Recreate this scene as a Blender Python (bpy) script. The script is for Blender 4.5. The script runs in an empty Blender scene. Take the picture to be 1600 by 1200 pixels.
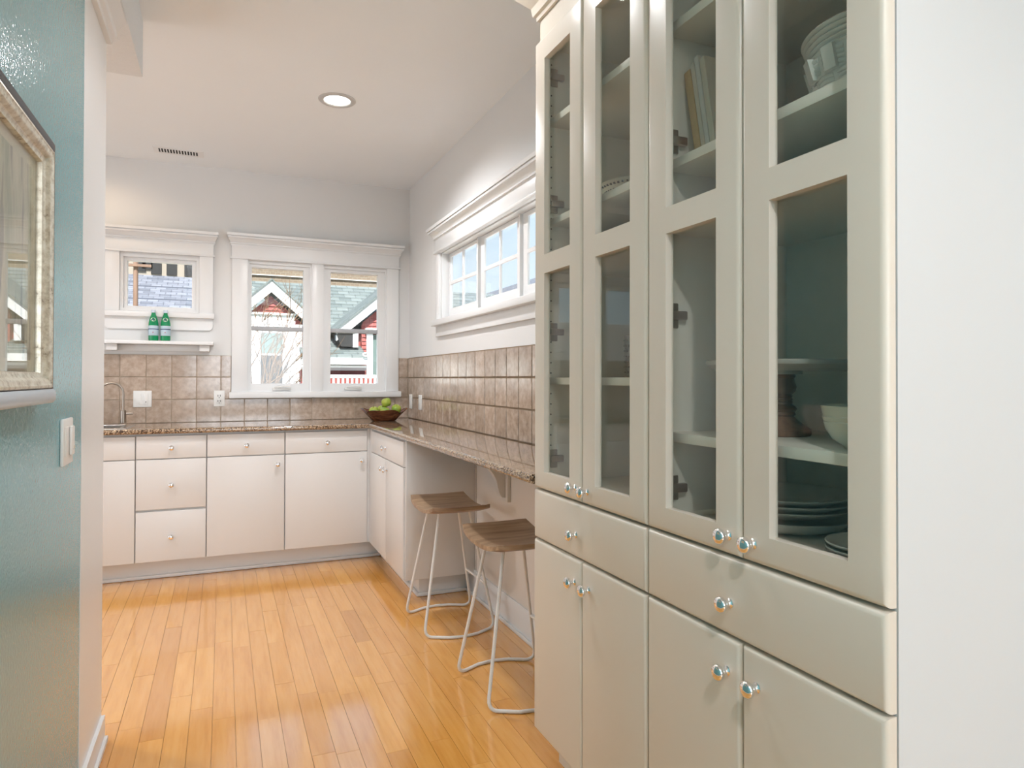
import bpy, bmesh, math, random
from mathutils import Vector, Matrix
random.seed(7)
SC = bpy.context.scene
COL = SC.collection
PI = math.pi

# ------------------------------------------------------------------ camera
F, H = 1055.0, 1.2
yaw, pitch, roll = math.radians(23.15), math.radians(.53), math.radians(.13)
fw = Vector((math.sin(yaw)*math.cos(pitch), math.cos(yaw)*math.cos(pitch), math.sin(pitch)))
r0 = Vector((math.cos(yaw), -math.sin(yaw), 0)); u0 = r0.cross(fw)
rt = r0*math.cos(roll)+u0*math.sin(roll); up = rt.cross(fw)
cd = bpy.data.cameras.new('camera'); cd.sensor_width = 36; cd.lens = 36*F/1600
cd.shift_y = -18/1600; cd.clip_start = .02; cd.clip_end = 300
cam = bpy.data.objects.new('camera', cd); COL.objects.link(cam)
cam.matrix_world = Matrix(((rt.x, up.x, -fw.x, 0), (rt.y, up.y, -fw.y, 0), (rt.z, up.z, -fw.z, H), (0, 0, 0, 1)))
SC.camera = cam

# ------------------------------------------------------------------ world, sun, window daylight, added fill, exposure
w = bpy.data.worlds.new('world'); SC.world = w; w.use_nodes = True
nt = w.node_tree; nt.nodes.clear()
out = nt.nodes.new('ShaderNodeOutputWorld'); bg = nt.nodes.new('ShaderNodeBackground')
tc = nt.nodes.new('ShaderNodeTexCoord'); sx = nt.nodes.new('ShaderNodeSeparateXYZ'); rp = nt.nodes.new('ShaderNodeValToRGB')
rp.color_ramp.elements[0].position = 0.0; rp.color_ramp.elements[0].color = (.80, .92, .98, 1)
rp.color_ramp.elements[1].position = .7; rp.color_ramp.elements[1].color = (.36, .60, .95, 1)
nt.links.new(tc.outputs['Generated'], sx.inputs[0]); nt.links.new(sx.outputs['Z'], rp.inputs[0])
nt.links.new(rp.outputs[0], bg.inputs[0]); nt.links.new(bg.outputs[0], out.inputs[0])
bg.inputs[1].default_value = 1.6
SC.view_settings.view_transform = 'Standard'; SC.view_settings.look = 'None'
SC.view_settings.gamma = 1.0; SC.view_settings.use_curve_mapping = False
SC.view_settings.exposure = -0.28

def light(name, kind, energy, color, loc, target=None, **kw):
    l = bpy.data.lights.new(name, kind); l.energy = energy; l.color = color
    for k, v in kw.items(): setattr(l, k, v)
    o = bpy.data.objects.new(name, l); COL.objects.link(o); o.location = loc
    if target is not None:
        o.rotation_euler = (Vector(target)-Vector(loc)).to_track_quat('-Z', 'Y').to_euler()
    return o
light('sun', 'SUN', 13, (1, .96, .9), (0, -10, 20), (3.0, 4, 4), angle=.009)
DAY = (.84, .92, 1)
light('daylight_rear_window', 'AREA', 80, DAY, (.75, -3.9, 1.6), (.75, 0, 2.0), shape='RECTANGLE', size=2.2, size_y=1.5)
light('left_fill_light', 'AREA', 34, DAY, (-2.95, 3.6, 1.35), (0, 3.6, 2.5), shape='RECTANGLE', size=1.6, size_y=2.0)  # added fill lamp for the kitchen and ceiling; the wall here has no door
light('daylight_high_window', 'AREA', 4, DAY, (1.46, 3.3, 1.8), (0, 3.3, 1.5), shape='RECTANGLE', size=1.7, size_y=.34)

# ------------------------------------------------------------------ materials
def nmat(name):
    m = bpy.data.materials.new(name); m.use_nodes = True
    t = m.node_tree; b = t.nodes['Principled BSDF']
    return m, t, b
def mix(t, fac, a, b, mode='MIX'):
    n = t.nodes.new('ShaderNodeMix'); n.data_type = 'RGBA'; n.blend_type = mode
    for s, v in ((0, fac), (6, a), (7, b)):
        if isinstance(v, (int, float)): n.inputs[s].default_value = v
        elif isinstance(v, tuple): n.inputs[s].default_value = (*v[:3], 1)
        else: t.links.new(v, n.inputs[s])
    return n.outputs[2]
def pos(t, scale=(1, 1, 1), rot=(0, 0, 0)):
    g = t.nodes.new('ShaderNodeNewGeometry'); mp = t.nodes.new('ShaderNodeMapping')
    mp.inputs['Scale'].default_value = scale; mp.inputs['Rotation'].default_value = rot
    t.links.new(g.outputs['Position'], mp.inputs[0]); return mp.outputs[0]
def noise(t, vec, scale, detail=3, rough=.5):
    n = t.nodes.new('ShaderNodeTexNoise'); n.inputs['Scale'].default_value = scale
    n.inputs['Detail'].default_value = detail; n.inputs['Roughness'].default_value = rough
    t.links.new(vec, n.inputs['Vector']); return n.outputs['Fac']
def ramp(t, fac, *stops):
    r = t.nodes.new('ShaderNodeValToRGB'); e = r.color_ramp.elements
    while len(e) < len(stops): e.new(.5)
    for q, (p, c) in zip(e, stops): q.position = p; q.color = (*c, 1)
    t.links.new(fac, r.inputs[0]); return r.outputs[0]
def bump(t, b, h, strength, dist):
    n = t.nodes.new('ShaderNodeBump'); n.inputs['Strength'].default_value = strength; n.inputs['Distance'].default_value = dist
    t.links.new(h, n.inputs['Height']); t.links.new(n.outputs[0], b.inputs['Normal'])
def paint(name, col, rough=.5, var=.03, bs=0, bscale=220, bdist=.001, spec=.5):
    m, t, b = nmat(name); p = pos(t)
    d = tuple(c*(1-var*2) for c in col)
    t.links.new(mix(t, noise(t, p, 2.2), d, col), b.inputs['Base Color'])
    b.inputs['Roughness'].default_value = rough; b.inputs['Specular IOR Level'].default_value = spec
    if bs: bump(t, b, noise(t, p, bscale, 2), bs, bdist)
    return m
def metal(name, col, rough=.12):
    m, t, b = nmat(name); b.inputs['Metallic'].default_value = 1; b.inputs['Base Color'].default_value = (*col, 1)
    b.inputs['Roughness'].default_value = rough; p = pos(t)
    bump(t, b, noise(t, p, 300), .02, .0005); return m
def wood(name, c1, c2, c3, axis=1, scale=9, rough=.4, rnd=0):
    m, t, b = nmat(name)
    s = [14, 14, 14]; s[axis] = 1.2
    g = t.nodes.new('ShaderNodeNewGeometry'); oi = t.nodes.new('ShaderNodeObjectInfo')
    vm = t.nodes.new('ShaderNodeVectorMath'); vm.operation = 'MULTIPLY_ADD'
    vm.inputs[1].default_value = s; t.links.new(g.outputs['Position'], vm.inputs[0])
    cx = t.nodes.new('ShaderNodeCombineXYZ'); ml = t.nodes.new('ShaderNodeMath'); ml.operation = 'MULTIPLY'; ml.inputs[1].default_value = 57
    t.links.new(oi.outputs['Random'], ml.inputs[0])
    for k in range(3): t.links.new(ml.outputs[0], cx.inputs[k])
    t.links.new(cx.outputs[0], vm.inputs[2])
    n1 = noise(t, vm.outputs[0], scale*.35, 5, .6)
    col = ramp(t, n1, (.3, c1), (.5, c2), (.75, c3))
    if rnd:
        tint = ramp(t, oi.outputs['Random'], (0, (.80, .72, .66)), (.12, (.95, .9, .86)), (.6, (1, 1, 1)), (.9, (1.08, 1.1, 1.14)), (1, (1.18, 1.26, 1.4)))
        col = mix(t, rnd, col, mix(t, 1.0, col, tint, 'MULTIPLY'))
    t.links.new(col, b.inputs['Base Color']); b.inputs['Roughness'].default_value = rough
    bump(t, b, n1, .05, .002)
    if rnd: b.inputs['Coat Weight'].default_value = 1; b.inputs['Coat Roughness'].default_value = .1; b.inputs['Coat IOR'].default_value = 1.75
    return m
def thin_glass(name, tint, ior=1.5, rough=0.0):
    m = bpy.data.materials.new(name); m.use_nodes = True; t = m.node_tree; t.nodes.clear()
    o = t.nodes.new('ShaderNodeOutputMaterial'); mx = t.nodes.new('ShaderNodeMixShader'); lw = t.nodes.new('ShaderNodeLayerWeight')
    tr = t.nodes.new('ShaderNodeBsdfTransparent'); gl = t.nodes.new('ShaderNodeBsdfGlossy')
    pw = t.nodes.new('ShaderNodeMath'); pw.operation = 'POWER'; pw.inputs[1].default_value = 5
    ma = t.nodes.new('ShaderNodeMath'); ma.operation = 'MULTIPLY_ADD'; f0 = ((ior-1)/(ior+1))**2
    ma.inputs[1].default_value = 1-f0; ma.inputs[2].default_value = f0; lw.inputs[0].default_value = .5
    t.links.new(lw.outputs['Facing'], pw.inputs[0]); t.links.new(pw.outputs[0], ma.inputs[0])
    tr.inputs[0].default_value = (*tint, 1); gl.inputs['Roughness'].default_value = rough
    t.links.new(ma.outputs[0], mx.inputs[0]); t.links.new(tr.outputs[0], mx.inputs[1]); t.links.new(gl.outputs[0], mx.inputs[2])
    t.links.new(mx.outputs[0], o.inputs[0]); return m
def emit(name, col, s):
    m, t, b = nmat(name); b.inputs['Emission Color'].default_value = (*col, 1); b.inputs['Emission Strength'].default_value = s; return m

M = {}
M['wall'] = paint('wall_paint', (.775, .772, .762), .75, .015, .12, 160)
M['teal'] = paint('teal_paint', (.155, .41, .465), .13, .03, .6, 110, .0017, .6)
M['ceil'] = paint('ceiling_paint', (.90, .93, .95), .85, .015, .1, 160)
M['texceil'] = paint('textured_plaster', (.81, .84, .86), .8, .02, .8, 70, .006)
M['trim'] = paint('white_trim', (.84, .84, .835), .3, .01)
M['cab'] = paint('cabinet_enamel', (.81, .728, .622), .32, .015, .03, 60)
M['cabw'] = paint('base_cabinet_enamel', (.75, .735, .715), .34, .015)
M['inside'] = paint('cabinet_lining', (.88, .845, .755), .5, .01)
M['ringpaint'] = paint('downlight_trim', (.58, .57, .56), .35)
M['greybar'] = paint('grey_sash_bar', (.46, .47, .49), .5)
M['sidepanel'] = paint('white_side_panel', (.71, .71, .705), .7, .01)
M['panel'] = paint('desk_panel', (.78, .735, .68), .4, .015)
M['dark'] = paint('dark_gap', (.03, .027, .025), .8)
M['grout'] = paint('grout', (.56, .45, .34), .9, .1)
M['chrome'] = metal('chrome', (.86, .86, .87), .06)
M['nickel'] = metal('brushed_nickel', (.40, .355, .31), .3)
M['steel'] = metal('steel', (.60, .58, .55), .25)
M['plastic'] = paint('white_plastic', (.86, .85, .82), .35)
M['whitesteel'] = paint('white_powder_coat', (.84, .81, .77), .35)
M['glass'] = thin_glass('window_glass', (.97, .98, .98))
M['cabglass'] = thin_glass('cabinet_glass', (.975, .985, .97))
M['clear'] = thin_glass('clear_glassware', (.93, .95, .93), 1.5, .05)
M['picglass'] = thin_glass('picture_glass', (.97, .98, .97))
M['ceramic'] = paint('white_ceramic', (.80, .79, .73), .22)
M['cream'] = paint('cream_ceramic', (.78, .75, .62), .2)
M['lamp'] = emit('lamp_lens', (1, .97, .9), 8)
M['floor'] = wood('maple_plank', (.71, .315, .060), (.79, .380, .085), (.83, .425, .115), 1, 8, .16, .75)
M['subfloor'] = wood('subfloor', (.60, .31, .09), (.68, .37, .12), (.74, .42, .15), 1, 8, .2)
M['seat'] = wood('walnut_seat', (.22, .13, .075), (.36, .235, .14), (.52, .36, .22), 0, 9, .38)
M['acacia'] = wood('dark_bowl_wood', (.05, .014, .006), (.13, .04, .016), (.30, .11, .035), 0, 12, .25)
M['turned'] = wood('turned_wood', (.13, .06, .035), (.20, .10, .06), (.27, .15, .09), 2, 10, .45)

def tile_mat():
    m, t, b = nmat('stone_tile'); p = pos(t); oi = t.nodes.new('ShaderNodeObjectInfo')
    n = noise(t, p, 26, 6, .65); n2 = noise(t, p, 90, 3)
    c = ramp(t, n, (.28, (.30, .215, .155)), (.5, (.44, .335, .255)), (.72, (.57, .455, .36)))
    tint = ramp(t, oi.outputs['Random'], (0, (.88, .87, .86)), (.5, (1, 1, 1)), (1, (1.09, 1.09, 1.1)))
    t.links.new(mix(t, 1.0, c, tint, 'MULTIPLY'), b.inputs['Base Color'])
    b.inputs['Roughness'].default_value = .15; b.inputs['Specular IOR Level'].default_value = .8; bump(t, b, n2, .12, .0008); return m
M['tile'] = tile_mat()
def granite_mat():
    m, t, b = nmat('granite'); p = pos(t)
    v = t.nodes.new('ShaderNodeTexVoronoi'); v.inputs['Scale'].default_value = 210; t.links.new(p, v.inputs['Vector'])
    sp = t.nodes.new('ShaderNodeSeparateColor'); t.links.new(v.outputs['Color'], sp.inputs[0])
    c = ramp(t, sp.outputs[0], (0, (.025, .018, .014)), (.22, (.12, .07, .04)), (.45, (.30, .19, .11)), (.7, (.46, .33, .21)), (1, (.66, .53, .38)))
    n = noise(t, p, 14, 4)
    t.links.new(mix(t, n, c, mix(t, 1.0, c, (.75, .7, .66), 'MULTIPLY')), b.inputs['Base Color'])
    b.inputs['Roughness'].default_value = .06; b.inputs['Coat Weight'].default_value = .6; b.inputs['Coat Roughness'].default_value = .04
    return m
M['granite'] = granite_mat()
M['grout2'] = paint('brown_grout', (.30, .215, .14), .9, .1)
def brickish(name, c1, c2, mort, scale, bw=.5, rh=.25, ms=.02, rot=(PI/2, 0, 0), rough=.9):
    m, t, b = nmat(name); n = t.nodes.new('ShaderNodeTexBrick'); t.links.new(pos(t, rot=rot), n.inputs['Vector'])
    n.inputs['Color1'].default_value = (*c1, 1); n.inputs['Color2'].default_value = (*c2, 1); n.inputs['Mortar'].default_value = (*mort, 1)
    n.inputs['Scale'].default_value = scale; n.inputs['Brick Width'].default_value = bw; n.inputs['Row Height'].default_value = rh; n.inputs['Mortar Size'].default_value = ms
    t.links.new(n.outputs[0], b.inputs['Base Color']); b.inputs['Roughness'].default_value = rough; return m
M['tanbrick'] = brickish('tan_brick', (.19, .14, .095), (.235, .18, .125), (.29, .26, .21), 3)
M['shingle'] = brickish('green_grey_shingle', (.13, .155, .15), (.215, .245, .235), (.10, .12, .12), 3.3, .9, .5, .03, rot=(0, 0, 0))
M['greyshingle'] = brickish('pale_grey_shingle', (.14, .15, .18), (.25, .26, .30), (.11, .12, .15), 4, .8, .5, .04, rot=(0, 0, 0))
M['redsiding'] = paint('red_siding', (.34, .08, .068), .7, .05)
M['extwhite'] = paint('exterior_white', (.88, .88, .88), .6)
M['extgrey'] = paint('exterior_soffit', (.52, .53, .55), .7)
M['extdark'] = paint('exterior_dark', (.045, .045, .045), .6, .03, spec=.05)
M['darkred'] = paint('porch_dark_red', (.16, .035, .05), .7)
M['ext_glass'] = paint('exterior_window_pane', (.16, .22, .205), .6, .03, spec=.05)
M['beige'] = paint('beige_siding', (.36, .31, .25), .8)
M['pole'] = wood('pole_wood', (.20, .12, .08), (.26, .16, .11), (.32, .21, .15), 2, 6, .8)
M['twig'] = paint('bare_twig', (.22, .13, .07), .8, .15)
M['lawn'] = paint('dry_lawn', (.30, .28, .16), .95, .2)
M['framelip'] = paint('mottled_pale_blue', (.60, .68, .76), .3, .12)
M['frame_dark'] = paint('weathered_black', (.05, .045, .043), .6, .1, spec=.2)
def frame_mat():
    m, t, b = nmat('distressed_silver_cream'); p = pos(t)
    c = ramp(t, noise(t, p, 55, 5, .7), (.30, (.10, .065, .04)), (.38, (.50, .44, .33)), (.55, (.72, .68, .56)), (.75, (.80, .78, .70)))
    t.links.new(c, b.inputs['Base Color']); b.inputs['Metallic'].default_value = .25; b.inputs['Roughness'].default_value = .3; return m
M['frame'] = frame_mat()
def art_mat():
    m, t, b = nmat('painted_canvas'); p = pos(t, (1, 6, 1.6))
    c = ramp(t, noise(t, p, 2.2, 4, .6), (.3, (.32, .38, .25)), (.42, (.60, .59, .43)), (.55, (.78, .72, .56)), (.75, (.82, .77, .62)))
    g = noise(t, pos(t, (1, 9, 1.2)), 3.1, 3)
    c2 = mix(t, ramp(t, g, (.56, (0, 0, 0)), (.62, (1, 1, 1))), c, (.33, .30, .25))
    t.links.new(c2, b.inputs['Base Color']); b.inputs['Roughness'].default_value = .6; return m
M['art'] = art_mat()
M['matboard'] = paint('mat_board', (.80, .74, .56), .7)
def green_glass():
    m, t, b = nmat('green_bottle_glass'); b.inputs['Base Color'].default_value = (.02, .42, .17, 1)
    b.inputs['Roughness'].default_value = .06; b.inputs['Transmission Weight'].default_value = .45; b.inputs['IOR'].default_value = 1.45
    return m
M['bottle'] = green_glass()
M['pale_label'] = paint('pale_blue_label', (.50, .62, .70), .5)
M['oval_label'] = paint('white_oval_label', (.72, .76, .72), .5)
M['navy'] = paint('navy_print', (.03, .05, .16), .5)
M['redink'] = paint('red_print', (.45, .06, .12), .5)
M['cap'] = paint('silver_blue_cap', (.62, .68, .78), .35)
def apple_mat():
    m, t, b = nmat('green_apple_skin'); p = pos(t)
    c = ramp(t, noise(t, p, 22, 3), (.3, (.19, .36, .05)), (.5, (.36, .45, .06)), (.75, (.52, .50, .08)))
    t.links.new(c, b.inputs['Base Color']); b.inputs['Roughness'].default_value = .28; return m
M['apple'] = apple_mat()
M['kraft'] = paint('tan_spine', (.62, .44, .22), .7)
M['paper'] = paint('cream_spine', (.72, .67, .55), .7)
M['marble'] = paint('marble_plate', (.62, .59, .53), .3, .12)
M['print'] = paint('dark_dash', (.04, .035, .03), .6)

# ------------------------------------------------------------------ mesh builder
class MB:
    def __init__(s): s.bm = bmesh.new()
    def box(s, x0, x1, y0, y1, z0, z1, r=0, seg=2):
        x0, x1 = sorted((x0, x1)); y0, y1 = sorted((y0, y1)); z0, z1 = sorted((z0, z1))
        v = [s.bm.verts.new(p) for p in ((x0,y0,z0),(x1,y0,z0),(x1,y1,z0),(x0,y1,z0),(x0,y0,z1),(x1,y0,z1),(x1,y1,z1),(x0,y1,z1))]
        fs = [s.bm.faces.new([v[i] for i in q]) for q in ((3,2,1,0),(4,5,6,7),(0,1,5,4),(1,2,6,5),(2,3,7,6),(3,0,4,7))]
        if r:
            es = list({e for f in fs for e in f.edges})
            bmesh.ops.bevel(s.bm, geom=es, offset=r, segments=seg, profile=.5, affect='EDGES')
        return s
    def prism(s, pts, vec):
        a = [s.bm.verts.new(p) for p in pts]; d = Vector(vec); b = [s.bm.verts.new(Vector(p)+d) for p in pts]
        n = len(a); fs = [s.bm.faces.new(a), s.bm.faces.new(b[::-1])]
        for i in range(n): fs.append(s.bm.faces.new((a[i], b[i], b[(i+1) % n], a[(i+1) % n])))
        bmesh.ops.recalc_face_normals(s.bm, faces=fs); return s
    def loft(s, rings, cap=True, closed=True):
        vs = [[s.bm.verts.new(p) for p in r] for r in rings]; n = len(vs[0]); fs = []
        for a, b in zip(vs, vs[1:]):
            for i in range(n if closed else n-1):
                fs.append(s.bm.faces.new((a[i], a[(i+1) % n], b[(i+1) % n], b[i])))
        if cap: fs += [s.bm.faces.new(vs[0]), s.bm.faces.new(vs[-1])]
        bmesh.ops.recalc_face_normals(s.bm, faces=fs); return s
    def lathe(s, prof, c=(0, 0, 0), n=24, axis='z'):
        fs = []; rings = []
        for r, h in prof:
            ring = []
            for k in range(n if r > 1e-6 else 1):
                a = 2*PI*k/n; p = (r*math.cos(a), r*math.sin(a), h)
                if axis == 'x': p = (-p[2], p[1], p[0])
                ring.append(s.bm.verts.new(Vector(p)+Vector(c)))
            rings.append(ring)
        for a, b in zip(rings, rings[1:]):
            for k in range(n):
                q = [a[k % len(a)], a[(k+1) % len(a)], b[(k+1) % len(b)], b[k % len(b)]]
                u = []
                for v in q:
                    if v not in u: u.append(v)
                if len(u) > 2: fs.append(s.bm.faces.new(u))
        for e in (rings[0], rings[-1]):
            if len(e) > 2: fs.append(s.bm.faces.new(e))
        bmesh.ops.recalc_face_normals(s.bm, faces=fs); return s
    def tube(s, pts, r, n=10, taper=None):
        pts = [Vector(p) for p in pts]; rings = []; ref = None
        for i, p in enumerate(pts):
            d = (pts[min(i+1, len(pts)-1)]-pts[max(i-1, 0)]).normalized()
            if ref is None:
                ref = d.orthogonal().normalized()
            ref = (ref-d*ref.dot(d)).normalized(); b = d.cross(ref)
            rr = r if taper is None else r+(taper-r)*i/(len(pts)-1)
            rings.append([p+(ref*math.cos(2*PI*k/n)+b*math.sin(2*PI*k/n))*rr for k in range(n)])
        return s.loft(rings)
    def cells(s, us, vs, holes, mapf, d0, d1, r=0, seg=3, both=False):
        # a slab of grid cells (holes left out) from depth d0 (front) to d1, outer and hole edges of the front rounded
        nu, nv = len(us), len(vs); solid = lambda i, j: 0 <= i < nu-1 and 0 <= j < nv-1 and (i, j) not in holes
        used = {(a, b) for i in range(nu-1) for j in range(nv-1) if solid(i, j) for a in (i, i+1) for b in (j, j+1)}
        fv = {k: s.bm.verts.new(mapf(us[k[0]], vs[k[1]], d0)) for k in used}; bv = {k: s.bm.verts.new(mapf(us[k[0]], vs[k[1]], d1)) for k in used}
        fs = []; rim = []
        for i in range(nu-1):
            for j in range(nv-1):
                if not solid(i, j): continue
                c = ((i, j), (i+1, j), (i+1, j+1), (i, j+1))
                fs.append(s.bm.faces.new([fv[k] for k in c])); fs.append(s.bm.faces.new([bv[k] for k in c[::-1]]))
                for a, b, ni, nj in ((c[0], c[1], i, j-1), (c[1], c[2], i+1, j), (c[2], c[3], i, j+1), (c[3], c[0], i-1, j)):
                    if not solid(ni, nj):
                        fs.append(s.bm.faces.new((fv[a], bv[a], bv[b], fv[b])))
                        outer = not (0 <= ni < nu-1 and 0 <= nj < nv-1)
                        if outer or both: rim.append(s.bm.edges.get((fv[a], fv[b])))
        bmesh.ops.recalc_face_normals(s.bm, faces=fs)
        if r: bmesh.ops.bevel(s.bm, geom=rim, offset=r, segments=seg, profile=.5, affect='EDGES')
        return s
    def obj(s, name, mat, parent=None, smooth=38, origin=None):
        me = bpy.data.meshes.new(name)
        base = Vector(origin) if origin is not None else Vector((0, 0, 0))
        pw = wpos(parent) if parent is not None else Vector((0, 0, 0))
        bmesh.ops.translate(s.bm, verts=s.bm.verts, vec=-(pw+base))
        s.bm.to_mesh(me); s.bm.free()
        if smooth:
            for p in me.polygons: p.use_smooth = True
            me.set_sharp_from_angle(angle=math.radians(smooth))
        me.materials.append(M[mat] if isinstance(mat, str) else mat)
        o = bpy.data.objects.new(name, me); COL.objects.link(o)
        o.location = base
        if parent is not None: o.parent = parent
        return o
def wpos(o):
    p = Vector(o.location)
    while o.parent is not None: o = o.parent; p += Vector(o.location)
    return p
def tag(o, label=None, cat=None, group=None, kind=None):
    for k, v in (('label', label), ('category', cat), ('group', group), ('kind', kind)):
        if v: o[k] = v
    return o
def thing(name, label, cat, loc=(0, 0, 0), group=None):
    o = bpy.data.objects.new(name, None); COL.objects.link(o); o.location = loc; o.empty_display_size = .05
    return tag(o, label, cat, group)
def setting(name, label, cat, loc=(0, 0, 0)):
    return tag(thing(name, label, cat, loc), kind='structure')
def bx(name, mat, parent, *a, **k): return MB().box(*a, **k).obj(name, mat, parent)
def share(name, me, parent, loc, rot=(0, 0, 0), scale=(1, 1, 1)):
    o = bpy.data.objects.new(name, me); COL.objects.link(o)
    if parent is not None: o.parent = parent; o.location = Vector(loc)-wpos(parent)
    else: o.location = loc
    o.rotation_euler = rot; o.scale = scale; return o
def mesh_of(mb, name, mat):
    me = bpy.data.meshes.new(name); mb.bm.to_mesh(me); mb.bm.free()
    for p in me.polygons: p.use_smooth = True
    me.set_sharp_from_angle(angle=math.radians(40)); me.materials.append(M[mat]); return me
def copy_tree(o, parent=None):
    c = o.copy(); COL.objects.link(c)
    if parent is not None: c.parent = parent
    for ch in list(o.children): copy_tree(ch, c)
    return c
XZ = lambda Y: (lambda u, v, d: (u, Y+d, v))
YZ = lambda X: (lambda u, v, d: (X+d, u, v))
def rects_y(x0, x1, yf, secs):      # moulding on a wall facing -Y, secs = (z, projection)
    return MB().loft([[(x0-p*.5, yf-p, z), (x1+p*.5, yf-p, z), (x1+p*.5, yf, z), (x0-p*.5, yf, z)] for z, p in secs])
def rects_x(y0, y1, xf, secs):      # moulding on a wall facing -X
    return MB().loft([[(xf-p, y0-p*.8, z), (xf-p, y1+p*.8, z), (xf, y1+p*.8, z), (xf, y0-p*.8, z)] for z, p in secs])
CROWN = lambda z: [(z, .010), (z+.012, .012), (z+.0121, .022), (z+.020, .022), (z+.0201, .018), (z+.034, .028), (z+.048, .044), (z+.0481, .052), (z+.058, .054), (z+.0581, .048), (z+.062, .050), (z+.0621, .060), (z+.080, .062)]

# ------------------------------------------------------------------ the room shell
WX, WY, CZ = 1.295, 5.01, 2.63
fl = tag(bx('floor', 'subfloor', None, -3.1, 3.6, -4.1, 5.0, -.08, -.013), 'honey maple strip floor running from the passage into the kitchen', 'floor', kind='structure')
unit = mesh_of(MB().box(-.5, .5, -.5, .5, -.5, .5), 'plank', 'floor')
fill = MB()
PWD = .0735
k = 0; x = -.543-PWD*9
while x < 1.30:
    y = .55-random.random()*.5
    while y < 4.62:
        L = random.choice((.32, .45, .6, .75, .9, 1.1)); y1 = min(y+L, 4.66)
        if 4.66-y1 < .12: y1 = 4.66
        share('plank', unit, fl, (x+PWD/2, (y+y1)/2, -.0065-random.random()*.0006), scale=(PWD-.0011, y1-y-.0009, .013))
        y = y1
    x += PWD; k += 1
xe = x
def strips(x0, x1, y0, y1):
    q = x0
    while q < x1-.01:
        e = min(q+PWD, x1); yy = y0+random.random()*.3; fill.box(q, e-.0012, y0, yy, -.012, -.0006)
        while yy < y1:
            ye = min(yy+.5+random.random()*.7, y1); fill.box(q, e-.0012, yy+.001, ye, -.012, -.0006); yy = ye
        q = e
strips(-3.1, -.543-PWD*9, .55, 4.62); strips(-.36, 3.5, -4.0, .04)
o = fill.obj('floor_strips', 'floor', fl, 0); tag(o, kind='stuff')

bk = MB()
for a in ((-3.1, -1.60, 0, 2.9), (-1.60, -1.13, 0, 1.637), (-1.60, -1.13, 2.006, 2.9), (-1.13, -1.11, 0, 2.9), (-1.11, -.73, 0, 1.637), (-1.11, -.73, 2.006, 2.9), (-.73, -.62, 0, 2.9), (-.62, -.15, 0, 1.637), (-.62, -.15, 2.006, 2.9), (-.15, .152, 0, 2.9), (.152, 1.118, 0, 1.105), (.152, 1.118, 2.01, 2.9), (1.118, 1.445, 0, 2.9)):
    bk.box(a[0], a[1], WY, WY+.15, a[2], a[3])
wall_back = tag(bk.obj('wall_back', 'wall', None, 0), 'pale grey back wall holding the two kitchen windows above the tiles', 'wall', kind='structure')
rk = MB()
for a in ((.7, 2.42, 0, 2.9), (2.42, 4.19, 0, 1.578), (2.42, 4.19, 2.018, 2.9), (4.19, 5.01, 0, 2.9)):
    rk.box(WX, WX+.075, a[0], a[1], a[2], a[3])
wall_right = tag(rk.obj('wall_right', 'wall', None, 0), 'pale grey right wall with the high strip window above the desk counter', 'wall', kind='structure')
LX = -.365
tag(bx('wall_left', 'teal', None, -.48, LX, -4.0, 2.212, 0, 2.9), 'teal orange peel wall at the left edge of the passage', 'wall', kind='structure')
tag(bx('trim_1', 'trim', None, -.48, LX+.001, 2.212, 2.592, 0, 2.9), 'white painted wall end beside the teal wall', 'wall end', kind='structure')
tag(bx('wall_far_left', 'wall', None, -3.2, -3.1, 2.3, 5.16, 0, 2.9), 'kitchen side wall out of view behind the white wall end', 'wall', kind='structure')
tag(bx('wall_front', 'wall', None, -3.2, -.48, 2.3, 2.4, 0, 2.9), 'kitchen wall behind the teal wall, out of view', 'wall', kind='structure')
tag(bx('wall_near_right', 'wall', None, WX, 3.6, .6, .7, 0, 2.9), 'white wall beyond the tall cabinet at the right edge', 'wall', kind='structure')
tag(bx('wall_dining_right', 'wall', None, 3.5, 3.6, -4.0, .7, 0, 2.9), 'dining room side wall behind the camera', 'wall', kind='structure')
rw = MB()
for a in ((-.48, -.3, 0, 2.9), (-.3, 1.9, 0, .85), (-.3, 1.9, 2.35, 2.9), (1.9, 3.6, 0, 2.9)): rw.box(a[0], a[1], -4.1, -4.0, a[2], a[3])
tag(rw.obj('wall_rear', 'wall', None, 0), 'dining room rear wall with a wide window opening behind the camera', 'wall', kind='structure')
ce = tag(bx('ceiling', 'ceil', None, -3.2, 3.6, -4.1, 5.16, CZ, CZ+.1), 'flat off white ceiling over kitchen and passage', 'ceiling', kind='structure')
tag(bx('trim_2', 'texceil', None, -1.4, -.303, -4.0, 3.055, 2.40, CZ, r=.004), 'textured plaster soffit dropped below the ceiling at upper left', 'soffit', kind='structure')
cr = MB().loft([[(LX-.002, y, 2.312), (LX+.016, y, 2.312), (LX+.019, y, 2.324), (LX+.030, y, 2.332), (LX+.032, y, 2.352), (LX+.052, y, 2.385), (LX+.058, y, 2.390), (LX+.058, y, 2.400), (LX-.002, y, 2.400)] for y in (-4.0, 2.592)])
tag(cr.obj('trim_3', 'trim', None, 20), 'white crown moulding under the textured soffit', 'moulding', kind='structure')
bl = MB().box(LX, LX+.012, -4.0, 2.592, 0, .085).box(LX, LX+.022, -4.0, 2.592, 0, .018, r=.004)
tag(bl.obj('baseboard_left', 'trim', None), 'white baseboard at the foot of the left wall', 'baseboard', kind='structure')

# ------------------------------------------------------------------ windows
def pane(parent, x0, x1, z0, z1, y): return bx('pane', 'glass', parent, x0, x1, y, y+.004, z0, z1)
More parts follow.
